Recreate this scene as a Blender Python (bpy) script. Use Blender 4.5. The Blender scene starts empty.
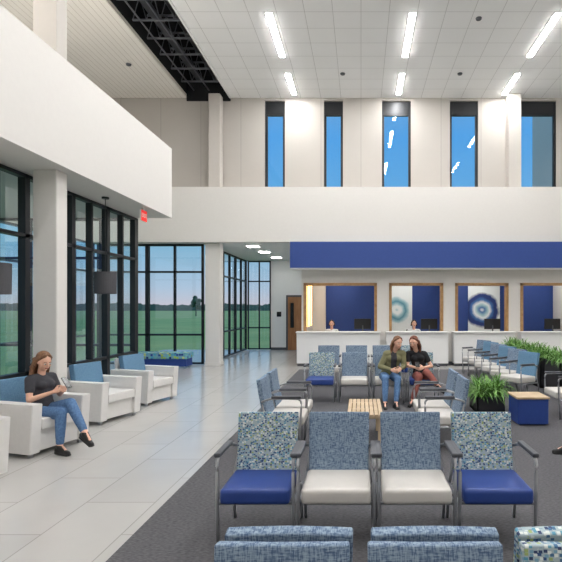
import bpy,bmesh,math,random
from mathutils import Vector,Matrix,Quaternion
random.seed(4)
S=bpy.context.scene
COL=S.collection
V=Vector
def lin(c):
    o=[]
    for v in c:
        v=v/255.0
        o.append(v/12.92 if v<=0.04045 else ((v+0.055)/1.055)**2.4)
    return (o[0],o[1],o[2],1)
def _base(name):
    m=bpy.data.materials.new(name); m.use_nodes=True
    nt=m.node_tree; p=nt.nodes['Principled BSDF']
    return m,nt,p
def N(nt,t,**k):
    n=nt.nodes.new(t)
    for a,b in k.items(): setattr(n,a,b)
    return n
def mat(name,c,rough=.6,metal=0,var=.06,scale=15,bump=0,bscale=120,spec=.5,c2=None,stretch=(1,1,1)):
    m,nt,p=_base(name); L=nt.links
    tc=N(nt,'ShaderNodeTexCoord'); mp=N(nt,'ShaderNodeMapping'); mp.inputs['Scale'].default_value=stretch
    L.new(tc.outputs['Object'],mp.inputs[0])
    no=N(nt,'ShaderNodeTexNoise'); no.inputs['Scale'].default_value=scale; no.inputs['Detail'].default_value=3
    L.new(mp.outputs[0],no.inputs['Vector'])
    cr=N(nt,'ShaderNodeValToRGB'); a=lin(c)
    b=lin(c2) if c2 else tuple(x*(1-var*2) for x in a[:3])+(1,)
    cr.color_ramp.elements[0].position=.3; cr.color_ramp.elements[1].position=.7
    cr.color_ramp.elements[0].color=b; cr.color_ramp.elements[1].color=a
    L.new(no.outputs[0],cr.inputs[0]); L.new(cr.outputs[0],p.inputs['Base Color'])
    p.inputs['Roughness'].default_value=rough; p.inputs['Metallic'].default_value=metal
    p.inputs['Specular IOR Level'].default_value=spec
    if bump:
        n2=N(nt,'ShaderNodeTexNoise'); n2.inputs['Scale'].default_value=bscale
        L.new(mp.outputs[0],n2.inputs['Vector'])
        bp=N(nt,'ShaderNodeBump'); bp.inputs['Strength'].default_value=bump; bp.inputs['Distance'].default_value=.01
        L.new(n2.outputs[0],bp.inputs['Height']); L.new(bp.outputs[0],p.inputs['Normal'])
    return m
def emis(name,c,s):
    m,nt,p=_base(name)
    p.inputs['Base Color'].default_value=lin(c); p.inputs['Emission Color'].default_value=lin(c); p.inputs['Emission Strength'].default_value=s
    return m
def gridmat(name,c,cm,w,h,mortar,rough,offset=0,var=.03,rot=(0,0,0),spec=.5,mott=.06):
    m,nt,p=_base(name); L=nt.links
    tc=N(nt,'ShaderNodeTexCoord'); mp=N(nt,'ShaderNodeMapping'); mp.inputs['Rotation'].default_value=rot
    L.new(tc.outputs['Object'],mp.inputs[0])
    br=N(nt,'ShaderNodeTexBrick'); br.offset=offset; br.squash=1
    a=lin(c); br.inputs['Color1'].default_value=a; br.inputs['Color2'].default_value=tuple(x*(1-var) for x in a[:3])+(1,)
    br.inputs['Mortar'].default_value=lin(cm); br.inputs['Scale'].default_value=1; br.inputs['Mortar Size'].default_value=mortar
    br.inputs['Brick Width'].default_value=w; br.inputs['Row Height'].default_value=h
    L.new(mp.outputs[0],br.inputs[0])
    no=N(nt,'ShaderNodeTexNoise'); no.inputs['Scale'].default_value=2.5; no.inputs['Detail'].default_value=6
    L.new(tc.outputs['Object'],no.inputs['Vector'])
    mx=N(nt,'ShaderNodeMix',data_type='RGBA',blend_type='MULTIPLY'); mx.inputs[0].default_value=mott
    L.new(br.outputs[0],mx.inputs[6]); L.new(no.outputs[0],mx.inputs[7]); L.new(mx.outputs[2],p.inputs['Base Color'])
    p.inputs['Roughness'].default_value=rough; p.inputs['Specular IOR Level'].default_value=spec
    return m
def glassmat(name,tint,base=.05):
    m,nt,p=_base(name); L=nt.links; nt.nodes.remove(p)
    out=nt.nodes['Material Output']
    t=N(nt,'ShaderNodeBsdfTransparent'); t.inputs[0].default_value=lin(tint)
    g=N(nt,'ShaderNodeBsdfGlossy'); g.inputs['Roughness'].default_value=0.0; g.inputs[0].default_value=(.92,.97,1,1)
    lw=N(nt,'ShaderNodeLayerWeight'); lw.inputs[0].default_value=.5
    pw=N(nt,'ShaderNodeMath',operation='POWER'); pw.inputs[1].default_value=3.0; L.new(lw.outputs['Facing'],pw.inputs[0])
    ma=N(nt,'ShaderNodeMath',operation='MULTIPLY_ADD'); ma.inputs[1].default_value=.85; ma.inputs[2].default_value=base
    L.new(pw.outputs[0],ma.inputs[0])
    mx=N(nt,'ShaderNodeMixShader'); L.new(ma.outputs[0],mx.inputs[0]); L.new(t.outputs[0],mx.inputs[1]); L.new(g.outputs[0],mx.inputs[2])
    L.new(mx.outputs[0],out.inputs[0])
    return m
def patmat(name,cols,sc,rough=.8,base=None,th=.42):
    m,nt,p=_base(name); L=nt.links
    tc=N(nt,'ShaderNodeTexCoord'); mp=N(nt,'ShaderNodeMapping'); mp.inputs['Scale'].default_value=sc
    L.new(tc.outputs['Object'],mp.inputs[0])
    vo=N(nt,'ShaderNodeTexVoronoi',distance='CHEBYCHEV'); vo.inputs['Scale'].default_value=1; vo.inputs['Randomness'].default_value=.6
    L.new(mp.outputs[0],vo.inputs['Vector'])
    sp=N(nt,'ShaderNodeSeparateColor'); L.new(vo.outputs['Color'],sp.inputs[0])
    cr=N(nt,'ShaderNodeValToRGB'); cr.color_ramp.interpolation='CONSTANT'
    e=cr.color_ramp.elements; n=len(cols)
    e[0].position=0; e[0].color=lin(cols[0]); e[1].position=1/n; e[1].color=lin(cols[1])
    for i in range(2,n):
        x=e.new(i/n); x.color=lin(cols[i])
    L.new(sp.outputs[0],cr.inputs[0])
    lt=N(nt,'ShaderNodeMath',operation='LESS_THAN'); lt.inputs[1].default_value=th
    L.new(vo.outputs['Distance'],lt.inputs[0])
    mx=N(nt,'ShaderNodeMix',data_type='RGBA'); L.new(lt.outputs[0],mx.inputs[0])
    mx.inputs[6].default_value=lin(base or (205,210,205)); L.new(cr.outputs[0],mx.inputs[7]); L.new(mx.outputs[2],p.inputs['Base Color'])
    p.inputs['Roughness'].default_value=rough
    return m
def weavemat(name,c1,c2):
    m,nt,p=_base(name); L=nt.links
    tc=N(nt,'ShaderNodeTexCoord'); outs=[]
    for sc in ((260,60,40),(45,60,260)):
        mp=N(nt,'ShaderNodeMapping'); mp.inputs['Scale'].default_value=sc; L.new(tc.outputs['Object'],mp.inputs[0])
        no=N(nt,'ShaderNodeTexNoise'); no.inputs['Scale'].default_value=.8; no.inputs['Detail'].default_value=2; L.new(mp.outputs[0],no.inputs['Vector']); outs.append(no)
    ad=N(nt,'ShaderNodeMath',operation='ADD'); L.new(outs[0].outputs[0],ad.inputs[0]); L.new(outs[1].outputs[0],ad.inputs[1])
    mu=N(nt,'ShaderNodeMath',operation='MULTIPLY'); mu.inputs[1].default_value=.5; L.new(ad.outputs[0],mu.inputs[0])
    cr=N(nt,'ShaderNodeValToRGB'); cr.color_ramp.elements[0].position=.4; cr.color_ramp.elements[1].position=.6
    cr.color_ramp.elements[0].color=lin(c2); cr.color_ramp.elements[1].color=lin(c1)
    L.new(mu.outputs[0],cr.inputs[0]); L.new(cr.outputs[0],p.inputs['Base Color']); p.inputs['Roughness'].default_value=.9
    bp=N(nt,'ShaderNodeBump'); bp.inputs['Strength'].default_value=.3; bp.inputs['Distance'].default_value=.005
    L.new(mu.outputs[0],bp.inputs['Height']); L.new(bp.outputs[0],p.inputs['Normal'])
    return m
def ringmat(name,cx,cz,cols,rad):
    m,nt,p=_base(name); L=nt.links
    tc=N(nt,'ShaderNodeTexCoord'); mp=N(nt,'ShaderNodeMapping'); mp.inputs['Location'].default_value=(-cx,0,-cz); mp.inputs['Scale'].default_value=(1,0,1)
    L.new(tc.outputs['Object'],mp.inputs[0])
    no=N(nt,'ShaderNodeTexNoise'); no.inputs['Scale'].default_value=3; no.inputs['Detail'].default_value=5; L.new(mp.outputs[0],no.inputs['Vector'])
    ln=N(nt,'ShaderNodeVectorMath',operation='LENGTH'); L.new(mp.outputs[0],ln.inputs[0])
    a=N(nt,'ShaderNodeMath',operation='MULTIPLY_ADD'); a.inputs[1].default_value=.2; L.new(no.outputs[0],a.inputs[0]); L.new(ln.outputs['Value'],a.inputs[2])
    f=N(nt,'ShaderNodeMath',operation='DIVIDE'); f.inputs[1].default_value=rad+.1; L.new(a.outputs[0],f.inputs[0])
    cr=N(nt,'ShaderNodeValToRGB'); e=cr.color_ramp.elements; n=len(cols)
    e[0].color=lin(cols[0]); e[0].position=0; e[1].color=lin(cols[-1]); e[1].position=1
    for i in range(1,n-1):
        x=e.new(i/(n-1)); x.color=lin(cols[i])
    L.new(f.outputs[0],cr.inputs[0]); L.new(cr.outputs[0],p.inputs['Base Color']); p.inputs['Roughness'].default_value=.5
    return m

HP=math.pi/2
M={}
M['wall']=mat('wall_paint',(218,215,210),.7,var=.01)
M['wallup']=gridmat('wall_upper_panels',(182,177,170),(146,140,133),1.22,20,.006,.75,0,.04,(HP,0,0),mott=.06)
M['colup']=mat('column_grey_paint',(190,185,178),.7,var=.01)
M['white']=mat('white_paint',(231,231,230),.5,var=.01)
M['blue']=mat('blue_paint',(38,68,138),.6,var=.03)
M['floor']=gridmat('floor_tile',(192,190,186),(160,158,154),1.2,.6,.005,.18,.5,.06,(0,0,HP),.55,mott=.1)
M['ceil']=gridmat('ceiling_tile',(244,244,243),(200,199,197),.61,.61,.006,.9,0,.015,mott=.03)
M['slat']=gridmat('ceiling_slats',(240,236,228),(200,193,182),60,.14,.006,.8,0,.02,(0,0,HP),mott=.03)
M['black']=mat('black_metal',(34,36,39),.4,.2)
M['dark']=mat('dark_deck',(26,27,30),.9)
M['glass']=glassmat('clear_glass',(244,252,252),.08)
M['glassup']=glassmat('clerestory_glass',(248,251,252),.03)
M['wood']=mat('wood_oak',(202,180,150),.5,c2=(180,156,124),scale=6,stretch=(1,1,.15))
M['woodf']=mat('wood_frame',(176,138,92),.45,c2=(150,112,70),scale=8)
M['wooddoor']=mat('wood_door',(176,124,80),.45,c2=(146,98,60),scale=8,stretch=(3,3,.3))
M['silver']=mat('silver_metal',(172,174,178),.35,.7)
M['grey']=mat('grey_plastic',(78,80,86),.5)
M['cream']=mat('cream_vinyl',(208,204,198),.45,var=.02)
M['shell']=mat('white_vinyl',(226,224,221),.4,var=.02)
M['seatblue']=mat('blue_vinyl',(38,66,138),.45,var=.04)
M['pat']=patmat('confetti_fabric',[(40,70,116),(206,212,208),(84,144,168),(40,58,96),(150,166,104),(112,152,176),(210,216,210),(58,98,134)],(60,46,76),base=(156,172,178),th=.4)
M['weave']=weavemat('woven_fabric',(142,160,176),(68,90,120))
M['blueback']=mat('teal_blue_fabric',(104,142,170),.8,c2=(82,120,152),scale=80,bump=.1)
M['plant']=mat('leaf_green',(126,172,82),.55,c2=(62,112,46),scale=9)
M['planter']=mat('planter_black',(38,38,42),.5)
M['skin']=mat('skin',(224,176,152),.55,var=.02)
M['jeans']=mat('denim',(92,126,166),.85,c2=(66,98,138),scale=40,bump=.1)
M['tee']=mat('charcoal_cotton',(60,60,66),.9,bump=.1)
M['blacktee']=mat('black_cotton',(34,34,38),.9,bump=.1)
M['olive']=mat('olive_cotton',(124,122,90),.9,bump=.1)
M['rust']=mat('rust_cotton',(142,82,74),.9,bump=.1)
M['whitetee']=mat('white_cotton',(232,234,238),.9)
M['hair']=mat('brown_hair',(140,98,66),.6,c2=(86,56,36),scale=60,bump=.6,bscale=90,stretch=(1,1,.3))
M['hairr']=mat('auburn_hair',(128,70,44),.6,c2=(80,42,26),scale=60,bump=.6,bscale=90,stretch=(1,1,.3))
M['haird']=mat('dark_hair',(40,30,26),.6,c2=(22,16,14),scale=60,bump=.5)
M['shoe']=mat('black_leather',(24,24,27),.4)
M['lip']=mat('lips',(176,90,84),.5)
M['eye']=mat('eye_white',(235,232,228),.3)
M['iris']=mat('iris_brown',(44,30,22),.3)
M['screen']=mat('dark_screen',(18,20,24),.2)
M['shade']=mat('grey_lamp_shade',(74,74,78),.8,var=.05,scale=60)
M['grass']=mat('field_grass',(202,208,130),1,c2=(164,190,116),scale=.15)
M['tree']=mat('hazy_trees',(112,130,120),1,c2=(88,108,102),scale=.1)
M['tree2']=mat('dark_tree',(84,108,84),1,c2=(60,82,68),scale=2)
M['lamp']=emis('lamp_diffuser',(253,252,252),124)
M['lampd']=emis('downlight_diffuser',(255,250,242),18)
M['lampc']=emis('corridor_diffuser',(255,252,247),34)
M['fill']=emis('fill_diffuser',(255,249,241),34)  # glow of the hidden uplights added to lift the ceiling
M['fill2']=emis('fill_diffuser_soft',(255,246,236),3)
M['warm']=emis('warm_strip',(255,196,120),5)
M['red']=emis('exit_red',(215,30,24),.6)
M['exitw']=mat('exit_housing',(235,232,226),.4)
tl=(84,146,168); wh=(232,238,240); lb=(156,196,208); nv=(36,64,136)
M['artA']=ringmat('ring_art_teal',1.3,1.62,[wh,lb,wh,wh,lb,tl,lb,wh,wh,wh],.66)
nb=(24,52,120); mb=(64,114,176)
M['artB']=ringmat('ring_art_blue',4.4,1.62,[wh,wh,mb,lb,wh,mb,nb,nb,wh,wh],.76)
m,nt,p=_base('carpet_grey'); L=nt.links
tc=N(nt,'ShaderNodeTexCoord'); mp=N(nt,'ShaderNodeMapping'); mp.inputs['Scale'].default_value=(22,60,1); L.new(tc.outputs['Object'],mp.inputs[0])
no=N(nt,'ShaderNodeTexNoise'); no.inputs['Scale'].default_value=1.5; no.inputs['Detail'].default_value=6; L.new(mp.outputs[0],no.inputs['Vector'])
cr=N(nt,'ShaderNodeValToRGB'); cr.color_ramp.elements[0].position=.3; cr.color_ramp.elements[1].position=.7
cr.color_ramp.elements[0].color=lin((72,72,75)); cr.color_ramp.elements[1].color=lin((104,103,106))
L.new(no.outputs[0],cr.inputs[0]); L.new(cr.outputs[0],p.inputs['Base Color']); p.inputs['Roughness'].default_value=.95; p.inputs['Specular IOR Level'].default_value=.15
M['carpet']=m

def link(o,parent=None):
    COL.objects.link(o)
    if parent: o.parent=parent
    return o
def fin(bm,name,mt,parent=None,smooth=False,loc=None):
    me=bpy.data.meshes.new(name)
    bmesh.ops.recalc_face_normals(bm,faces=bm.faces)
    bm.to_mesh(me); bm.free()
    me.materials.append(M[mt] if isinstance(mt,str) else mt)
    if smooth:
        for f in me.polygons: f.use_smooth=True
    o=bpy.data.objects.new(name,me)
    if loc: o.location=loc
    return link(o,parent)
def addbox(bm,x0,x1,y0,y1,z0,z1,bev=0,seg=2):
    r=bmesh.ops.create_cube(bm,size=1,matrix=Matrix.Translation(((x0+x1)/2,(y0+y1)/2,(z0+z1)/2))@Matrix.Diagonal((abs(x1-x0),abs(y1-y0),abs(z1-z0),1)))
    if bev:
        ed=list({e for v in r['verts'] for e in v.link_edges})
        bmesh.ops.bevel(bm,geom=ed,offset=bev,segments=seg,affect='EDGES',profile=.6)
def box(name,x0,x1,y0,y1,z0,z1,mt,parent=None,bev=0,seg=2,smooth=False):
    bm=bmesh.new(); addbox(bm,x0,x1,y0,y1,z0,z1,bev,seg)
    return fin(bm,name,mt,parent,smooth)
def struct(o):
    o['kind']='structure'; return o
def info(o,label,cat,group=None):
    o['label']=label; o['category']=cat
    if group: o['group']=group
    return o
def root(name,label,cat,loc=(0,0,0),rz=0,group=None,sc=1):
    e=bpy.data.objects.new(name,None); e.empty_display_size=.1
    e.location=loc; e.rotation_euler=(0,0,rz); e.scale=(sc,sc,sc)
    link(e); info(e,label,cat,group); return e
def copytree(r,loc,rz,label=None,group=None):
    n=r.copy(); n.location=loc; n.rotation_euler=(0,0,rz); COL.objects.link(n)
    if label: n['label']=label
    if group: n['group']=group
    def rec(a,b):
        for c in a.children:
            k=c.copy(); k.parent=b; COL.objects.link(k); rec(c,k)
    rec(r,n); return n
def cyl(bm,p0,p1,r0,r1=None,seg=12):
    p0=V(p0);p1=V(p1); d=p1-p0; r1=r0 if r1 is None else r1
    if d.length<1e-6: return
    mt=Matrix.Translation((p0+p1)/2)@d.to_track_quat('Z','Y').to_matrix().to_4x4()
    bmesh.ops.create_cone(bm,cap_ends=True,segments=seg,radius1=r0,radius2=r1,depth=d.length,matrix=mt)
def ell(bm,c,r,R=None,sub=2):
    mt=Matrix.Translation(V(c))
    if R is not None: mt=mt@R.to_4x4()
    bmesh.ops.create_icosphere(bm,subdivisions=sub,radius=1,matrix=mt@Matrix.Diagonal((r[0],r[1],r[2],1)))
def cap(bm,p0,p1,r0,r1=None):
    r1=r0 if r1 is None else r1
    cyl(bm,p0,p1,r0,r1,14); ell(bm,p0,(r0,)*3); ell(bm,p1,(r1,)*3)
def tube(bm,pts,r,seg=10):
    pts=[V(p) for p in pts]; rings=[]
    for i,p in enumerate(pts):
        d=(pts[min(i+1,len(pts)-1)]-pts[max(i-1,0)]).normalized()
        q=d.to_track_quat('Z','Y')
        rings.append([bm.verts.new(p+q@V((r*math.cos(a*2*math.pi/seg),r*math.sin(a*2*math.pi/seg),0))) for a in range(seg)])
    for a,b in zip(rings,rings[1:]):
        for i in range(seg): bm.faces.new((a[i],a[(i+1)%seg],b[(i+1)%seg],b[i]))
    bm.faces.new(rings[0]); bm.faces.new(rings[-1])

# ---------------- SHELL ----------------
struct(box('floor',-8,7,-3,19.6,-.1,0,'floor'))
struct(box('floor.001',-1.7,6.99,-3,13.2,-.02,.012,'carpet'))
struct(box('ceiling',-3.97,7,-3,14.63,8.1,8.2,'ceil'))
struct(box('ceiling.001',-8,-5.3,-3,14.63,8.1,8.2,'slat'))
struct(box('ceiling.002',-8,7,-3,14.63,9.5,9.6,'dark'))
struct(box('trim_1',-3.97,-3.93,-3,14.6,8.2,9.5,'dark'))
struct(box('trim_2',-5.34,-5.3,-3,14.6,8.2,9.5,'dark'))
struct(box('trim_3',-4.0,-3.95,-3,14.6,8.07,8.2,'white'))
struct(box('trim_10',-5.3,-3.97,14.58,14.629,8.0,9.5,'dark'))
struct(box('wall_back',-8,7,-3.1,-3,0,9.5,'wall'))
struct(box('wall_right',7,7.1,-3,19.6,0,9.5,'wall'))
struct(box('wall_left',-8.1,-8,-3,14.63,3.65,9.5,'wall'))
struct(box('wall_fascia',-8,-4.1,-3,10.4,3.65,5.15,'wall'))
struct(box('wall_band',-8,7,13.95,14.15,3.62,5.22,'wall'))
struct(box('ceiling.003',-8,-4.7,14.15,14.7,3.62,3.7,'white'))
struct(box('ceiling.004',-4.7,-1.78,14.15,19.6,3.62,3.7,'white'))
struct(box('wall_window_side',-5.0,-4.85,-3,5.85,0,3.65,'wall'))
ops=[(-2.93,-2.32),(-1.13,-.55),(.64,1.52),(2.71,3.57),(4.82,5.95)]
bm=bmesh.new(); x=-8
for a,b in ops:
    addbox(bm,x,a,14.63,14.85,5.0,9.5); addbox(bm,a,b,14.63,14.85,8.02,9.5); x=b
addbox(bm,x,7,14.63,14.85,5.0,9.5)
addbox(bm,-8,7,14.15,14.85,4.95,5.05)
struct(fin(bm,'wall_far_upper','wallup'))
wn=[0]
def window(axis,f,u0,u1,z0,z1,us,zs,mw=.06,dp=.12,gl='glass'):
    wn[0]+=1; bm=bmesh.new()
    def B(a,b,c,d):
        if axis=='x': addbox(bm,f-dp/2,f+dp/2,a,b,c,d)
        else: addbox(bm,a,b,f-dp/2,f+dp/2,c,d)
    for u in [u0+mw/2]+list(us)+[u1-mw/2]: B(u-mw/2,u+mw/2,z0,z1)
    for z in [z0+mw/2]+list(zs)+[z1-mw/2]: B(u0,u1,z-mw/2,z+mw/2)
    o=struct(fin(bm,'window_%d'%wn[0],'black'))
    bm=bmesh.new(); a,b,c,d=u0+.01,u1-.01,z0+.01,z1-.01
    if axis=='x': q=[(f,a,c),(f,b,c),(f,b,d),(f,a,d)]
    else: q=[(a,f,c),(b,f,c),(b,f,d),(a,f,d)]
    bm.faces.new([bm.verts.new(v) for v in q]); fin(bm,'glass_pane',gl,o)
    return o
for a,b in ops:
    o=window('y',14.74,a+.005,b-.005,5.06,8.01,[],[7.62],.065,.08,'glassup')
    bm=bmesh.new(); addbox(bm,a+.012,b-.012,14.69,14.72,7.62,8.005); addbox(bm,a,a+.02,14.65,14.72,5.06,8.0); addbox(bm,b-.02,b,14.65,14.72,5.06,8.0)
    q=fin(bm,'jamb','black',o)
ys=[5.86,6.98,8.1,9.22,10.34]
for i in range(4):
    window('x',-4.9,ys[i],ys[i+1],.02,3.64,[(ys[i]+ys[i+1])/2],[.75,2.75],.05,.11)
for a,b in ((-7.95,-6.4),(-6.4,-4.85)):
    window('y',10.4,a,b,.02,3.64,[(a+b)/2],[.9,2.78],.05,.1)
for a,b in ((10.5,12.4),(12.4,14.3)):
    window('x',-7.98,a,b,.02,3.64,[(a+b)/2],[.9,2.78],.05,.1)
for a,b in ((-7.9,-6.4),(-6.4,-4.72)):
    window('y',14.4,a,b,.02,3.61,[(a+b)/2 - .02],[.9,2.78],.055,.1)
for a,b in ((14.6,16.2),(16.2,17.8),(17.8,19.45)):
    window('x',-4.66,a,b,.02,3.61,[(a+b)/2],[.9,2.78],.05,.08)
window('y',19.5,-4.6,-3.66,.02,3.61,[-4.13],[.9,2.78],.05,.08)
struct(box('wall_corridor_end',-3.66,-1.78,19.5,19.6,0,3.62,'white'))
struct(box('wall_corridor',-1.78,-1.74,14.5,19.5,0,3.62,'wall'))
O=[(-1.72,.48),(.84,2.46),(2.82,4.41),(4.77,6.4)]
bm=bmesh.new(); x=-1.78
for a,b in O:
    addbox(bm,x,a,14.38,14.5,0,3.62); addbox(bm,a,b,14.38,14.5,0,1.0); addbox(bm,a,b,14.38,14.5,2.45,3.62); x=b
addbox(bm,x,7,14.38,14.5,0,3.62)
struct(fin(bm,'wall_reception','wall'))
struct(box('wall_blue_bulkhead',-2.05,7,13.85,14.378,2.86,3.615,'blue'))
struct(box('ceiling.006',-2.04,7,13.86,14.378,2.84,2.858,'white'))
tn=4
for a,b in O:
    bm=bmesh.new(); w=.08
    addbox(bm,a,a+w,14.34,14.52,1.0,2.45); addbox(bm,b-w,b,14.34,14.52,1.0,2.45); addbox(bm,a,b,14.34,14.52,2.45-w,2.45)
    struct(fin(bm,'trim_%d'%tn,'woodf')); tn+=1
struct(box('wall_reception_back',-1.74,7,17.5,17.6,0,3.62,'blue'))
struct(box('wall_reception_panel',-1.74,-1.28,17.3,17.5,0,3.0,'wall'))
struct(box('ceiling.005',-1.74,7,14.5,17.5,3.0,3.1,'white'))
struct(box('wall_partition',.62,.7,16.3,17.5,0,3.0,'wall'))
struct(box('wall_partition.001',2.9,2.98,16.3,17.5,0,3.0,'wall'))
struct(box('wall_partition.002',5.3,5.4,16.3,17.5,0,3.0,'wall'))
struct(box('baseboard_reception',-1.78,7,14.36,14.38,0,.1,'grey'))
struct(box('baseboard_corridor',-3.66,-3.03,19.48,19.5,0,.1,'grey'))
def column(x0,x1,y0,y1,z0,z1,m='wall'):
    bm=bmesh.new(); addbox(bm,x0,x1,y0,y1,z0,z1,.012,1)
    if z0==0: addbox(bm,x0-.012,x1+.012,y0-.012,y1+.012,0,.1)
    return info(fin(bm,'column',m),'white painted square structural column','column','building columns')
column(-4.62,-4.28,6.75,7.0,0,3.65)
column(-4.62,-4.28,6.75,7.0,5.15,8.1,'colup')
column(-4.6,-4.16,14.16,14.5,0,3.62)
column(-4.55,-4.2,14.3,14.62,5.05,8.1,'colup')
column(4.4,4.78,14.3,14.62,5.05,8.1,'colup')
d=struct(box('door_1',-2.96,-2.12,19.44,19.5,0,2.15,'wooddoor'))
box('door_glass',-2.86,-2.72,19.425,19.445,.9,1.9,'screen',d)
bm=bmesh.new(); cyl(bm,(-2.2,19.44,1.0),(-2.2,19.37,1.0),.012); cyl(bm,(-2.2,19.37,1.0),(-2.32,19.37,1.0),.011); fin(bm,'door_handle','silver',d)
bm=bmesh.new(); addbox(bm,-3.03,-2.96,19.4,19.5,0,2.22); addbox(bm,-2.12,-2.05,19.4,19.5,0,2.22); addbox(bm,-2.96,-2.12,19.4,19.5,2.15,2.22)
struct(fin(bm,'trim_9','grey'))
info(box('wall_plaque',-3.42,-3.24,19.48,19.5,1.35,1.55,'screen'),'small dark room plaque beside wooden door','wall plaque')
steel=mat('steel_grey',(110,113,120),.5)
for i,y in enumerate([6.6+.75*k for k in range(11)]):
    bm=bmesh.new()
    addbox(bm,-5.28,-4.0,y-.02,y+.02,8.34,8.38); addbox(bm,-5.28,-4.0,y-.02,y+.02,8.9,8.94)
    for k in range(4):
        xx=-5.28+k*.32; cyl(bm,(xx,y,8.36),(xx+.16,y,8.92),.012,seg=6); cyl(bm,(xx+.16,y,8.92),(xx+.32,y,8.36),.012,seg=6)
    info(fin(bm,'ceiling_truss',steel),'grey open-web steel joist across dark ceiling slot','truss','steel ceiling joists')
for x in (-5.05,-4.6):
    bm=bmesh.new(); tube(bm,[(x,-2.9,8.28),(x,14.5,8.28)],.02,8); info(fin(bm,'conduit',steel,smooth=True),'thin grey conduit running along ceiling slot','conduit','ceiling conduits')
bm=bmesh.new(); tube(bm,[(-4.9,-2.9,8.65),(-4.9,14.5,8.65)],.1,16); info(fin(bm,'duct','grey',smooth=True),'dark round air duct running along ceiling slot','duct')
bm=bmesh.new(); tube(bm,[(-4.35,-2.9,8.55),(-4.35,14.5,8.55)],.04,10); info(fin(bm,'pipe','black',smooth=True),'black pipe running along ceiling slot','pipe')

# ---------------- LIGHTS ----------------
def linlight(x,y0,y1,z=8.1):
    e=root('linear_ceiling_light','long slim recessed linear ceiling light, lit','ceiling light',(x,(y0+y1)/2,z),0,'linear ceiling lights')
    h=(y1-y0)/2
    box('housing',-.08,.08,-h-.02,h+.02,-.012,0,'white',e)
    box('diffuser',-.06,.06,-h,h,-.02,-.0125,'lamp',e)
for x in (-2.0,1.12,4.28):
    for a,b in ((10.4,12.2),(13.1,14.35),(6.6,8.4),(2.8,4.6),(-1,.8)):  # only the two far rows are in view; nearer rows added as soft fill
        linlight(x,a,b)
for y in (3,7): linlight(-6.4,y,y+1.8)  # unseen pair over the left side, added for soft fill
def panel(x,y,z,s=.3,m='lampd'):
    e=root('recessed_ceiling_light','square recessed ceiling light, lit','ceiling light',(x,y,z),0,'recessed ceiling lights')
    box('housing',-s-.02,s+.02,-s-.02,s+.02,-.01,0,'white',e); box('diffuser',-s,s,-s,s,-.016,-.0105,m,e)
for x,y in ((-3.35,14.9),(-3.3,16.4),(-3.2,18.2)): panel(x,y,3.62,.17,'lampc')
for x in (-.7,1.65,4.0,5.9): panel(x,15.4,3.0,.28)
for x in (-.7,1.65,4.0,6.2): panel(x,16.8,3.0,.2)
def fill(x0,x1,y0,y1,z,m):  # uplights added out of sight to brighten the ceiling and upper wall
    e=root('fill_light','unseen added upward cove light on top of bulkhead','cove light',((x0+x1)/2,(y0+y1)/2,z),0,'cove lights')
    a=(x1-x0)/2;b=(y1-y0)/2
    box('housing',-a,a,-b,b,0,.05,'white',e); box('diffuser',-a+.01,a-.01,-b+.01,b-.01,.0505,.056,m,e)
for k in range(4): fill(-5.35,-5.25,-2+3*k,.8+3*k,5.15,'fill')
for k in range(5): fill(-7.5+2.9*k,-4.9+2.9*k,14.18,14.26,5.05,'fill2')
for y in (15.2,15.9,16.6):
    s=box('wall_light_strip',-1.74,-1.71,y,y+.05,1.1,2.5,'warm'); info(s,'slim warm glowing vertical wall light','wall light','warm wall lights')
for x,y in ((2.7,13.1),(-.5,13.1),(2.6,10.6),(-6.1,12.6),(-6.6,10.4)):
    bm=bmesh.new(); cyl(bm,(x,y,8.1),(x,y,8.07),.07,.06,20); info(fin(bm,'ceiling_speaker','grey'),'small round grey ceiling speaker','speaker','ceiling speakers')
def pendant(x,y,z):
    e=root('pendant_lamp','grey fabric drum pendant lamp on thin rod','pendant lamp',(x,y,3.65),0,'drum pendant lamps')
    zz=z-3.65
    bm=bmesh.new(); n=32
    ro=[[bm.verts.new((r*math.cos(a*2*math.pi/n),r*math.sin(a*2*math.pi/n),h)) for a in range(n)] for r,h in ((.18,zz-.19),(.185,zz+.19),(.175,zz+.19),(.17,zz-.19))]
    for k in range(4):
        A=ro[k];Bq=ro[(k+1)%4]
        for i in range(n): bm.faces.new((A[i],A[(i+1)%n],Bq[(i+1)%n],Bq[i]))
    fin(bm,'lamp_shade','shade',e)
    bm=bmesh.new(); cyl(bm,(0,0,0),(0,0,zz+.1),.006)
    for k in range(3):
        a=k*2.094; cyl(bm,(0,0,zz+.17),(.175*math.cos(a),.175*math.sin(a),zz+.17),.004,seg=6)
    fin(bm,'rod','black',e)
    bm=bmesh.new(); cyl(bm,(0,0,0),(0,0,-.03),.06,seg=20); fin(bm,'canopy','black',e)
    bm=bmesh.new(); ell(bm,(0,0,zz),(.05,.05,.07)); fin(bm,'bulb','exitw',e,True)
pendant(-4.5,8.45,2.14); pendant(-4.5,5.88,2.06)
e=root('exit_sign','red lit EXIT sign hanging under white soffit','exit sign',(-4.22,9.3,3.65))
box('housing',-.015,.015,-.12,.12,-.27,-.06,'exitw',e); box('mount',-.01,.01,-.03,.03,-.06,0,'exitw',e)
box('face_plate',.0155,.02,-.118,.118,-.268,-.062,'red',e)
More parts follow.
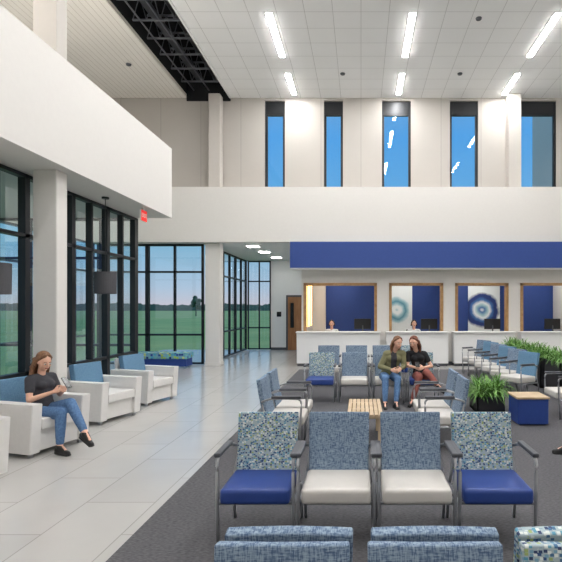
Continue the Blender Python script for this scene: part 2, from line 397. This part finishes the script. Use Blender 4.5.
def text(s,size,loc,rot,mt,parent,name='lettering'):
    cu=bpy.data.curves.new(name,'FONT'); cu.body=s; cu.size=size; cu.align_x='CENTER'; cu.align_y='CENTER'; cu.extrude=.002
    t=bpy.data.objects.new(name+'_tmp',cu); COL.objects.link(t)
    dg=bpy.context.evaluated_depsgraph_get(); me=bpy.data.meshes.new_from_object(t.evaluated_get(dg)); bpy.data.objects.remove(t)
    me.materials.clear(); me.materials.append(M[mt]); o=bpy.data.objects.new(name,me); o.location=loc; o.rotation_euler=rot; link(o,parent); return o
text('EXIT',.11,(.022,0,-.165),(math.pi/2,0,math.pi/2),'exitw',e)

# ---------------- EXTERIOR ----------------
info(box('field',-300,300,-60,600,-.3,-.2,'grass'),'flat green grass field outside windows','field')['kind']='stuff'
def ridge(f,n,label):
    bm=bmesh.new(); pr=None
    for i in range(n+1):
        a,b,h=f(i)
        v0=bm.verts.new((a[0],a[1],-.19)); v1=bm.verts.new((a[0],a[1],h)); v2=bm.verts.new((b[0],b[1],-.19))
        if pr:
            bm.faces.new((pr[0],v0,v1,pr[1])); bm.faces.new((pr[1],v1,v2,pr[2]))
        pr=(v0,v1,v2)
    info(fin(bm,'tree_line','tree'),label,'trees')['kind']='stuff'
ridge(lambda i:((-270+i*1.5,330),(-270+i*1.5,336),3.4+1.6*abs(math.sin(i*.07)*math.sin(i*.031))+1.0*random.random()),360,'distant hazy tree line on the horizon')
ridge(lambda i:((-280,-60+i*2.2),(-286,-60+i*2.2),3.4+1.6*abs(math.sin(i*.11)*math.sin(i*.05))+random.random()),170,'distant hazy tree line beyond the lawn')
t=root('tree','small dark leafy tree out on the lawn','tree',(-38.5,112,-.2))
bm=bmesh.new(); cyl(bm,(0,0,0),(0,0,3),.15,.1); fin(bm,'trunk','tree2',t)
bm=bmesh.new()
for k in range(16): ell(bm,(random.uniform(-.8,.8),random.uniform(-.8,.8),2.0+random.uniform(0,2.4)),(.55,.55,.55),sub=2)
fin(bm,'foliage','tree2',t)

# ---------------- GUEST CHAIRS ----------------
def make_chair(back,seat,label,arms=True):
    e=root('guest_chair',label,'chair',(0,0,0),0,'waiting room chairs')
    bm=bmesh.new(); addbox(bm,-.245,.245,-.25,.19,.31,.42,.03,3)
    fin(bm,'seat',seat,e,True)
    bm=bmesh.new(); addbox(bm,-.24,.24,-.027,.027,0,.51,0)
    bmesh.ops.subdivide_edges(bm,edges=[x for x in bm.edges if abs(x.verts[0].co.x-x.verts[1].co.x)>.1 or abs(x.verts[0].co.z-x.verts[1].co.z)>.1],cuts=7,use_grid_fill=True)
    for v in bm.verts:
        z=v.co.z; x=v.co.x
        v.co.y+=-.01*math.cos(x/.24*1.5)+.012+.008*math.sin(z*6)
        v.co.x*=.97+.03*z/.51
    bmesh.ops.rotate(bm,verts=bm.verts,cent=(0,0,0),matrix=Matrix.Rotation(-.19,3,'X'))
    bmesh.ops.translate(bm,verts=bm.verts,vec=(0,.172,.35))
    o=fin(bm,'backrest',back,e,True)
    b=o.modifiers.new('bev','BEVEL'); b.width=.01; b.segments=3; b.limit_method='ANGLE'; b.angle_limit=.9
    for s in (-1,1):
        X=s*.268 if arms else s*.22
        if arms:
            bm=bmesh.new(); pts=[(X,-.2,0),(X,-.215,.3),(X,-.225,.53)]
            for k in range(7):
                a=k/6*math.pi/2; pts.append((X,-.175-.05*math.cos(a),.58+.05*math.sin(a)))
            pts+= [(X,-.02,.635),(X,.13,.63),(X,.2,.61),(X*.9,.24,.59)]
            tube(bm,pts,.0125); fin(bm,'leg','silver',e,True)
            bm=bmesh.new(); tube(bm,[(X,.27,0),(X,.215,.27),(X*.93,.2,.4),(X*.82,.245,.6),(X*.8,.27,.72)],.0125); fin(bm,'leg','silver',e,True)
            bm=bmesh.new(); addbox(bm,X-.022,X+.022,-.225,.12,.634,.664,.01,3); fin(bm,'armrest','grey',e,True)
        else:
            bm=bmesh.new(); tube(bm,[(X,-.2,0),(X,-.2,.31)],.0125); fin(bm,'leg','silver',e,True)
            bm=bmesh.new(); tube(bm,[(X,.24,0),(X,.205,.27),(X,.21,.4),(X,.25,.62)],.0125); fin(bm,'leg','silver',e,True)
        bm=bmesh.new(); tube(bm,[(X,-.205,.298),(X,.2,.298)],.011); fin(bm,'side_rail','silver',e,True)
    X=.268 if arms else .22
    for y in (-.18,.15):
        bm=bmesh.new(); tube(bm,[(-X,y,.298),(X,y,.298)],.011); fin(bm,'cross_rail','silver',e,True)
    return e
PB=('pat','seatblue','guest chair with confetti pattern back and blue vinyl seat, silver frame')
WC=('weave','cream','guest chair with blue-grey woven back and cream vinyl seat')
PP=('pat','pat','armless guest chair in multicoloured confetti fabric, silver legs',False)
WW=('weave','weave','armless guest chair in blue-grey woven fabric, silver legs',False)
BC=('blueback','cream','guest chair with plain blue back and cream seat, silver frame')
cache={}
def chair(kind,x,y,rz=0,group=None):
    loc=(x,y,.012 if x>-1.7 and y<13.2 else 0)
    if kind not in cache:
        r=make_chair(*kind); r.location=loc; r.rotation_euler=(0,0,rz); cache[kind]=r
        if group: r['group']=group
        return r
    return copytree(cache[kind],loc,rz,None,group)
for k,x in zip((PB,WC,WC,PB),(-.745,-.175,.395,.965)): chair(k,x,3.6,0,'front row of waiting chairs')
for k,x in zip((WW,WW,PP),(-.28,.263,.81)): chair(k,x,1.44,0,'nearest chairs facing out')
for k,x in zip((WW,WW,PP),(-.27,.277,.825)): chair(k,x,2.09,math.pi,'chairs backing onto nearest chairs')
H=math.pi/2
for y in (5.85,6.46): chair(WC,-.92,y,H,'chairs beside slatted table'); chair(WC,.97,y,-H,'chairs beside slatted table')
for k,x in zip((PB,WC,WC,PB),(-.74,-.12,.50,1.12)): chair(k,x,8.8,0,'middle row of waiting chairs')
for k,x in zip((WC,WC,WC,PB),(-.72,-.1,.5,1.12)): chair(k,x,10.5,0,'rear row of waiting chairs')
for i,y in enumerate((9.05,9.72,10.39,11.06,11.73,12.4)): chair(BC if i in (0,2,4) else WC,2.97,y,-H+.5,'chairs along the planter')
chair(WC,3.2,7.5,-H)

# ---------------- ARMCHAIRS ----------------
def make_armchair():
    e=root('lounge_armchair','white vinyl lounge armchair with blue fabric back cushion','armchair',(0,0,0),0,'lounge armchairs by the windows')
    for s in (-1,1):
        bm=bmesh.new(); prof=[(-.37,.05),(.37,.05),(.41,.61),(.1,.61),(-.41,.61)]
        x0,x1=s*.27,s*.4
        A=[bm.verts.new((x0,y,z)) for y,z in prof]; Bq=[bm.verts.new((x1,y,z)) for y,z in prof]
        bm.faces.new(A); bm.faces.new(Bq)
        for i in range(5): bm.faces.new((A[i],A[(i+1)%5],Bq[(i+1)%5],Bq[i]))
        bmesh.ops.bevel(bm,geom=bm.edges[:],offset=.006,segments=2,affect='EDGES')
        fin(bm,'armrest','shell',e)
    box('base',-.268,.268,-.34,.34,.06,.30,'shell',e,bev=.01)
    bm=bmesh.new(); addbox(bm,-.262,.262,-.39,.2,.302,.43,.015,2); fin(bm,'seat_cushion','shell',e,False)
    bm=bmesh.new(); addbox(bm,-.262,.262,-.05,.05,0,.47,.015,2)
    bmesh.ops.rotate(bm,verts=bm.verts,cent=(0,0,0),matrix=Matrix.Rotation(-.17,3,'X')); bmesh.ops.translate(bm,verts=bm.verts,vec=(0,.235,.38)); fin(bm,'backrest','blueback',e,False)
    bm=bmesh.new(); addbox(bm,-.262,.262,0,.05,0,.73,.008,2)
    bmesh.ops.rotate(bm,verts=bm.verts,cent=(0,0,0),matrix=Matrix.Rotation(-.1,3,'X')); bmesh.ops.translate(bm,verts=bm.verts,vec=(0,.33,.07)); fin(bm,'back_shell','shell',e)
    for sx in (-1,1):
        for sy in (-1,1):
            bm=bmesh.new(); addbox(bm,sx*.33-.02,sx*.33+.02,sy*.3-.02,sy*.3+.02,0,.055); fin(bm,'leg','silver',e)
    return e
AR=math.radians(74)
ac=make_armchair(); ac.location=(-3.95,5.85,0); ac.rotation_euler=(0,0,AR)
for x,y in ((-4.0,7.4),(-3.93,8.75),(-4.02,4.55)): copytree(ac,(x,y,0),AR)

e=root('window_bench','long backless bench in green and blue patterned fabric','bench',(-5.72,13.7,0))
M['benchpat']=patmat('bench_fabric',[(40,70,140),(160,190,70),(70,160,190),(30,50,110),(200,210,120),(110,180,170)],(14,20,14),base=(110,160,180))
bm=bmesh.new(); addbox(bm,-.85,.85,-.27,.27,.27,.44,.02,2); fin(bm,'seat','benchpat',e,False)
bm=bmesh.new(); addbox(bm,-.82,.82,-.24,.24,.06,.27); fin(bm,'base','seatblue',e)
for sx in (-.75,.75):
    for sy in (-.18,.18):
        bm=bmesh.new(); cyl(bm,(sx,sy,0),(sx,sy,.065),.02); fin(bm,'leg','silver',e)
e=root('slatted_table','low light-wood slatted bench table between chairs','table',(.05,6.2,.012))
bm=bmesh.new()
for k in range(8):
    x=-.215+k*.0545; addbox(bm,x,x+.046,-.5,.5,.385,.42,.003,1)
for y in (-.4,0,.4): addbox(bm,-.215,.213,y-.03,y+.03,.355,.385)
fin(bm,'slatted_top','wood',e)
for sx in (-.18,.18):
    for sy in (-.42,.42):
        bm=bmesh.new(); addbox(bm,sx-.025,sx+.025,sy-.025,sy+.025,0,.36); fin(bm,'leg','wood',e)
e=root('cube_side_table','navy blue cube side table with wood top','side table',(2.47,7.1,.012))
bm=bmesh.new(); addbox(bm,-.22,.22,-.22,.22,.02,.38,.01); fin(bm,'body','seatblue',e)
bm=bmesh.new(); addbox(bm,-.235,.235,-.235,.235,.38,.41,.006); fin(bm,'table_top','wood',e)
bm=bmesh.new(); addbox(bm,-.19,.19,-.19,.19,0,.02); fin(bm,'plinth','black',e)
def foliage(parent,hx,hy,z,n,h,name='foliage',seed=1):
    rnd=random.Random(seed); bm=bmesh.new()
    for k in range(n):
        x=rnd.uniform(-hx,hx); y=rnd.uniform(-hy,hy); a=rnd.uniform(0,2*math.pi); ln=h*rnd.uniform(.5,1.2); out=rnd.uniform(.5,1.5); w=rnd.uniform(.006,.013)
        dx,dy=math.cos(a),math.sin(a); pr=None
        for s in range(8):
            t=s/7; r=ln*min(out,1.1)*t*(.5+.5*t)*.72; zz=z+ln*(t*1.35-out*.98*t*t)
            zz=max(zz,.03)
            p=V((x*(1-.1*t)+dx*r,y+dy*r,zz)); ww=w*(.4+2.2*t*(1-t))*(1 if t<.98 else .1); q=V((-dy,dx,0))*ww
            c=(bm.verts.new(p-q),bm.verts.new(p+q))
            if pr: bm.faces.new((pr[0],pr[1],c[1],c[0]))
            pr=c
    return fin(bm,name,'plant',parent,True)
def planter(x,y,hx,hy,hz,n,h,label,seed):
    e=root('planter',label,'planter',(x,y,.012),0,'planters with grassy plants')
    bm=bmesh.new()
    addbox(bm,-hx,hx,-hy,-hy+.02,0,hz); addbox(bm,-hx,hx,hy-.02,hy,0,hz); addbox(bm,-hx,-hx+.02,-hy,hy,0,hz); addbox(bm,hx-.02,hx,-hy,hy,0,hz); addbox(bm,-hx,hx,-hy,hy,0,.05)
    fin(bm,'planter_box','planter',e)
    box('soil',-hx+.02,hx-.02,-hy+.02,hy-.02,hz-.1,hz-.05,'dark',e)
    foliage(e,hx-.02,hy-.02,hz-.06,n,h,seed=seed)
planter(2.08,7.95,.22,.28,.26,640,.45,'low dark planter overflowing with bright green leaves',3)
for k,y in enumerate((8.5,9.5,10.5,11.5,12.5)):
    planter(3.98,y,.2,.38,.64,480,.4,'tall black box planter filled with arching green leaves',5+k)

# ---------------- RECEPTION ----------------
for i,(a,b) in enumerate([(-1.88,.55),(.75,2.55),(2.72,4.5),(4.68,6.5)]):
    e=root('reception_counter','white reception counter with solid white top','counter',((a+b)/2,14.15,0),0,'reception counters')
    h=(b-a)/2
    box('counter_front',-h,h,-.14,.205,.08,.97,'white',e,bev=.004,seg=1); box('counter_top',-h-.02,h+.02,-.2,.185,.97,1.01,'white',e,bev=.006)
    box('kickboard',-h+.02,h-.02,-.11,.2,0,.08,'grey',e)
    e=root('desk_worktop','white inner desk behind reception window','desk',((a+b)/2+(.1 if i==0 else 0),14.8,0),0,'reception desks')
    box('desk_top',-h+.2,h-.2,-.28,.3,.93,.97,'white',e); box('desk_panel',-h+.2,-h+.24,-.28,.3,0,.93,'white',e); box('desk_panel',h-.24,h-.2,-.28,.3,0,.93,'white',e)
def monitor(x,y,rz=0):
    e=root('computer_monitor','black computer monitor seen from behind on desk','monitor',(x,y,.97),rz,'desk monitors')
    box('monitor_housing',-.26,.26,-.02,.02,.08,.4,'black',e,bev=.008); box('screen',-.25,.25,.021,.024,.09,.39,'screen',e)
    box('stand_base',-.1,.1,-.08,.08,0,.012,'grey',e); box('stand_neck',-.02,.02,-.03,-.02,.01,.2,'grey',e)
for x in (.05,2.1,4.05,5.9): monitor(x,14.8,.15)
p=box('wall_art',.92,1.86,17.46,17.5,.8,2.5,'artA'); info(p,'large round wall graphic of teal and white rings','wall art','ring pattern wall art')
p=box('wall_art',3.9,5.05,17.46,17.5,.8,2.5,'artB'); info(p,'large round wall graphic of blue and white rings','wall art','ring pattern wall art')

# ---------------- PEOPLE ----------------
def remesh(bm,name,vox,mt,parent,sm=3,cut=None):
    me=bpy.data.meshes.new('tmp'); bm.to_mesh(me); bm.free()
    o=bpy.data.objects.new('tmp',me); COL.objects.link(o)
    r=o.modifiers.new('r','REMESH'); r.mode='VOXEL'; r.voxel_size=vox
    s=o.modifiers.new('s','SMOOTH'); s.iterations=sm; s.factor=.5
    dg=bpy.context.evaluated_depsgraph_get(); m2=bpy.data.meshes.new_from_object(o.evaluated_get(dg)); bpy.data.objects.remove(o)
    if cut:
        b=bmesh.new(); b.from_mesh(m2); bmesh.ops.delete(b,geom=[f for f in b.faces if cut(f.calc_center_median())],context='FACES'); b.to_mesh(m2); b.free()
    m2.materials.clear(); m2.materials.append(M[mt])
    for f in m2.polygons: f.use_smooth=True; f.material_index=0
    q=bpy.data.objects.new(name,m2); return link(q,parent)
def hand(bm,w,d,n,s,curl=.5):
    d=V(d).normalized(); s=(V(s)-V(s).dot(d)*d).normalized(); n2=d.cross(s).normalized()
    if n2.dot(V(n))<0: n2=-n2
    for o in (-.026,-.009,.009,.026): cap(bm,w+d*.01+s*o*.6,w+d*.08+s*o,.014,.0125)
    for o,l in ((.03,.07),(.011,.08),(-.009,.074),(-.028,.058)):
        b=w+d*.085+s*o; d1=(d*math.cos(curl)+n2*math.sin(curl)); d2=(d*math.cos(curl*2.1)+n2*math.sin(curl*2.1))
        k=b+d1*l*.55; cap(bm,b,k,.0095,.0085); cap(bm,k,k+d2*l*.5,.0085,.0075)
    b=w+d*.03+s*.03; k=b+(d*.6+s*.6+n2*.3).normalized()*.042; cap(bm,b,k,.012,.0105); cap(bm,k,k+(d*.9+n2*.4).normalized()*.03,.0105,.009)
def person(label,loc,rz,sc,lean=(0,0),elb=None,wri=None,kne=None,ank=None,toe=None,hyaw=0,hpit=0,hroll=0,top='tee',sleeve=.55,bottom='jeans',hair='hair',style='long',jacket=None,hdir=None,curl=.6,vox=.007):
    e=root('person',label,'person',loc,rz,None,sc)
    P=V((0,0,.5)); Lq=V((lean[0],lean[1],0))
    W=P+Lq*.35+V((0,0,.17)); C=P+Lq*.75+V((0,0,.35)); Nk=P+Lq+V((0,0,.49))
    R=(Matrix.Rotation(hyaw,3,'Z')@Matrix.Rotation(hroll,3,'Y')@Matrix.Rotation(hpit,3,'X'))
    Hc=Nk+Lq*.25+V((0,-.02,.075))+R@V((0,-.01,.09))
    Sh={s:Nk+V((s*.155,0,-.06)) for s in (-1,1)}
    El={-1:V((-.22,0,.68)),1:V((.22,0,.68))}; Wr={-1:V((-.1,-.25,.66)),1:V((.1,-.25,.66))}
    Kn={-1:V((-.11,-.43,.5)),1:V((.11,-.43,.5))}; An={-1:V((-.11,-.45,.1)),1:V((.11,-.45,.1))}; To={-1:V((-.1,-1,0)),1:V((.1,-1,0))}
    for D,u in ((El,elb),(Wr,wri),(Kn,kne),(An,ank),(To,toe)):
        if u:
            for k in u: D[k]=V(u[k])
    Hp={s:P+V((s*.085,-.02,0)) for s in (-1,1)}
    def torso(bm,i):
        ell(bm,P,(.165+i,.12+i,.11+i)); ell(bm,(P+W)/2,(.145+i,.108+i,.11+i)); ell(bm,W,(.125+i,.095+i,.11+i)); ell(bm,(W+C)/2,(.132+i,.098+i,.11+i)); ell(bm,C,(.143+i,.1+i,.12+i))
        for s in (-1,1): ell(bm,C+V((s*.06,-.065,-.0)),(.056+i,.05+i,.053+i)); cap(bm,Nk+V((0,.01,-.055)),Sh[s],.05+i,.046+i)
    bm=bmesh.new(); torso(bm,0)
    cap(bm,Nk+V((0,.0,-.03)),Hc+R@V((0,.015,-.06)),.048,.044)
    for s in (-1,1):
        cap(bm,Sh[s],El[s],.044,.036); cap(bm,El[s],Wr[s],.036,.023)
        cap(bm,Hp[s],Kn[s],.085,.056); cap(bm,Kn[s],Kn[s].lerp(An[s],.35),.054,.052); cap(bm,Kn[s].lerp(An[s],.35),An[s],.052,.034)
        t=To[s].normalized(); dn=(An[s]-Kn[s]).normalized(); dn=(dn-dn.dot(t)*t).normalized()
        cap(bm,An[s],An[s]+t*.12+dn*.05,.033,.022)
        d=(Wr[s]-El[s]).normalized() if not hdir else V(hdir[s])
        nn=V((-s*.7,0,.6)); hand(bm,Wr[s],d,nn,V((-s*.3,0,.9)) if not hdir else V((-s*.2,-.2,.9)),curl)
    def hp(x,y,z): return Hc+R@V((x,y,z))
    ell(bm,hp(0,.012,.02),(.072,.09,.092),R,3); ell(bm,hp(0,-.028,-.045),(.053,.055,.062),R,3); ell(bm,hp(0,-.055,-.085),(.026,.022,.022),R)
    ell(bm,hp(0,-.056,.025),(.055,.024,.045),R)
    cap(bm,hp(0,-.08,.012),hp(0,-.102,-.022),.007,.0115)
    for s in (-1,1):
        ell(bm,hp(s*.074,.012,-.005),(.01,.02,.03),R); ell(bm,hp(s*.036,-.056,-.028),(.024,.022,.024),R)
    remesh(bm,'body',vox,'skin',e,2)
    for s in (-1,1):
        bm=bmesh.new(); ell(bm,hp(s*.03,-.076,.004),(.0135,.009,.0075),R); fin(bm,'eye','eye',e,True)
        bm=bmesh.new(); ell(bm,hp(s*.03,-.0835,.004),(.0065,.0035,.0065),R); fin(bm,'iris','iris',e,True)
        bm=bmesh.new(); cap(bm,hp(s*.016,-.08,.024),hp(s*.044,-.072,.026),.0036,.0026); fin(bm,'eyebrow',hair,e,True)
    bm=bmesh.new(); ell(bm,hp(0,-.083,-.054),(.022,.008,.007),R); fin(bm,'mouth','lip',e,True)
    bm=bmesh.new(); ell(bm,hp(0,.036,.042),(.084,.088,.086),R,3); rnd=random.Random(len(label))
    for s in (-1,1):
        cap(bm,hp(s*.025,-.035,.1),hp(s*.072,-.005,.05),.019,.018)
        cap(bm,hp(s*.074,.01,.05),hp(s*.082,.03,-.05),.018,.024)
    if style in('long','curly'):
        for k in range(9):
            a=-1.45+k*.3625; x=.08*math.sin(a); y=.03+.07*math.cos(a)
            p0=hp(x,y,.0); p1=hp(x*1.15,y+.005,-.1); p2=V((p1.x*1.02,p1.y+.01,p1.z-.11-.03*rnd.random()))
            cap(bm,p0,p1,.028,.026); cap(bm,p1,p2,.026,.014)
            if style=='curly':
                for j in range(7):
                    t=j/6; p=p0.lerp(p1,t*2) if t<.5 else p1.lerp(p2,t*2-1)
                    ell(bm,p+V((rnd.uniform(-.015,.015),rnd.uniform(0,.02),0)),(.026,.026,.026))
    else:
        ell(bm,hp(0,.1,.02),(.04,.04,.04),R)
    remesh(bm,'hair',.008,hair,e,1)
    bm=bmesh.new(); torso(bm,.013)
    for s in (-1,1):
        t=min(sleeve,1); cap(bm,Sh[s],Sh[s].lerp(El[s],t),.057,.052 if t<1 else .05)
        if sleeve>1: cap(bm,El[s],El[s].lerp(Wr[s],sleeve-1),.05,.036)
    remesh(bm,'shirt' ,.011,top,e,3)
    if jacket:
        bm=bmesh.new(); torso(bm,.026)
        for s in (-1,1): cap(bm,Sh[s],El[s],.062,.054); cap(bm,El[s],El[s].lerp(Wr[s],.9),.053,.036)
        remesh(bm,'jacket',.011,jacket,e,3,cut=lambda c:(c.y<Lq.y*.75-.03 and abs(c.x-Lq.x*.7)<.055 and c.z<1.02))
    bm=bmesh.new(); ell(bm,P+V((0,0,-.005)),(.182,.137,.118))
    for s in (-1,1):
        cap(bm,Hp[s],Kn[s],.1,.067); cap(bm,Kn[s],Kn[s].lerp(An[s],.4),.065,.06); cap(bm,Kn[s].lerp(An[s],.4),Kn[s].lerp(An[s],.88),.06,.046)
    remesh(bm,'trousers',.011,bottom,e,3)
    for s in (-1,1):
        t=To[s].normalized(); dn=(An[s]-Kn[s]).normalized(); dn=(dn-dn.dot(t)*t).normalized(); bm=bmesh.new()
        A=An[s]
        cap(bm,A-t*.03+dn*.045,A+t*.16+dn*.062,.042,.028); cap(bm,A+dn*.01,A+t*.09+dn*.05,.042,.034); cap(bm,A-t*.05+dn*.08,A+t*.17+dn*.08,.018,.018)
        for sd in (-.02,.02):
            q=t.cross(dn)*sd; cap(bm,A-t*.045+dn*.082+q,A+t*.165+dn*.082+q,.016,.016)
        remesh(bm,'shoe',.008,'shoe',e,1)
    return e
def phone(x,y,z,rx,rz):
    e=root('smartphone','black smartphone held in hands','phone',(x,y,z),rz)
    e.rotation_euler=(rx,0,rz)
    box('phone_case',-.037,.037,-.075,.075,-.004,.004,'shoe',e,bev=.003); box('screen',-.034,.034,-.07,.07,.0042,.005,'screen',e)
    return e
person('person in charcoal t-shirt and jeans seated cross-legged looking at phone',(-3.87,5.83,-.04),AR,.955,lean=(0,.02),
  elb={-1:(-.21,-.04,.69),1:(.21,-.05,.7)},wri={-1:(-.07,-.26,.78),1:(.06,-.27,.78)},
  kne={-1:(-.11,-.42,.53),1:(-.01,-.46,.64)},ank={-1:(-.15,-.45,.14),1:(-.06,-.74,.3)},toe={-1:(-.15,-1,0),1:(-.15,-.8,-.35)},
  hpit=.42,hyaw=-.2,hair='hair',style='curly')
f=V((math.sin(AR),-math.cos(AR),0)); q=V((-3.87,5.83,0))+f*.37
phone(q.x,q.y,.81,.9,AR)
person('person in olive jacket and jeans leaning over a phone',(.5,8.72,-.01),.1,.95,lean=(.1,-.1),
  elb={-1:(-.18,-.14,.7),1:(.27,-.16,.7)},wri={-1:(-.0,-.34,.66),1:(.17,-.36,.68)},
  kne={-1:(-.13,-.45,.51),1:(.1,-.46,.51)},ank={-1:(-.16,-.62,.1),1:(.03,-.66,.1)},toe={-1:(-.1,-1,0),1:(.1,-1,0)},
  hyaw=.4,hpit=.25,hroll=.14,top='tee',jacket='olive',sleeve=.5,style='long')
person('person in black t-shirt and rust trousers with crossed legs',(1.1,8.72,-.01),-.1,.95,lean=(-.1,-.06),
  elb={-1:(-.27,-.1,.7),1:(.18,-.1,.7)},wri={-1:(-.12,-.32,.7),1:(.03,-.33,.7)},
  kne={-1:(-.05,-.46,.54),1:(.08,-.44,.64)},ank={-1:(-.18,-.5,.12),1:(.28,-.62,.42)},toe={-1:(-.2,-1,0),1:(.5,-.8,-.2)},
  hyaw=-.4,hpit=.28,hroll=-.12,top='blacktee',bottom='rust',hair='hairr',style='long')
phone(.98,8.34,.72,.5,0)
def office(x,y):
    e=root('office_chair','black office chair behind reception desk','office chair',(x,y,0),0,'reception office chairs')
    box('seat',-.24,.24,-.22,.22,.36,.4,'black',e,bev=.015); box('backrest',-.22,.22,.24,.28,.55,1.0,'black',e,bev=.015)
    bm=bmesh.new(); cyl(bm,(0,0,.06),(0,0,.37),.03); cyl(bm,(0,.2,.38),(0,.26,.6),.02)
    for k in range(5):
        a=k*1.2566; cyl(bm,(0,0,.08),(.28*math.cos(a),.28*math.sin(a),.05),.02); ell(bm,(.28*math.cos(a),.28*math.sin(a),.03),(.03,.03,.03))
    fin(bm,'base','black',e,True)
for x,lb in ((1.72,'person in white shirt seated behind reception desk'),(-.95,'person in white shirt seated behind the first reception window')):
    office(x,15.6)
    person(lb,(x,15.6,.0),0,1.03,top='whitetee',bottom='blacktee',hair='haird',style='bun',wri={-1:(-.1,-.2,.72),1:(.1,-.2,.72)},kne={-1:(-.1,-.4,.5),1:(.1,-.4,.5)},ank={-1:(-.1,-.4,.1),1:(.1,-.4,.1)},vox=.012)
chair(WC,2.95,5.45,-H)
person('person in dark trousers and black shoes seated on waiting chair',(2.93,5.45,.0),-H,.97,top='tee',bottom='blacktee',hair='haird',style='bun',ank={-1:(-.11,-.55,.1),1:(.11,-.5,.1)},vox=.012)

# ---------------- WORLD & CAMERA ----------------
w=bpy.data.worlds.new('World'); S.world=w; w.use_nodes=True; nt=w.node_tree; L=nt.links
bg=nt.nodes['Background']; tc=N(nt,'ShaderNodeTexCoord'); sp=N(nt,'ShaderNodeSeparateXYZ'); L.new(tc.outputs['Generated'],sp.inputs[0])
cr=N(nt,'ShaderNodeValToRGB'); e=cr.color_ramp.elements
e[0].position=0; e[0].color=lin((182,174,184)); e[1].position=1; e[1].color=lin((134,156,182))
for ps,cc in ((.04,(158,174,194)),(.12,(120,164,192)),(.22,(90,152,200)),(.33,(74,144,204)),(.5,(116,154,190))):
    x=e.new(ps); x.color=lin(cc)
L.new(sp.outputs[2],cr.inputs[0]); L.new(cr.outputs[0],bg.inputs[0]); bg.inputs[1].default_value=1.35
cam=bpy.data.cameras.new('camera'); co=bpy.data.objects.new('camera',cam); COL.objects.link(co)
co.location=(0,0,1.7); co.rotation_euler=(math.pi/2,0,0); cam.sensor_width=36; cam.sensor_fit='HORIZONTAL'; cam.lens=480/562*36
cam.shift_x=-80/562; cam.shift_y=27/562; cam.clip_start=.05; cam.clip_end=2000
S.camera=co
S.view_settings.view_transform='Standard'; S.view_settings.look='None'; S.view_settings.exposure=0
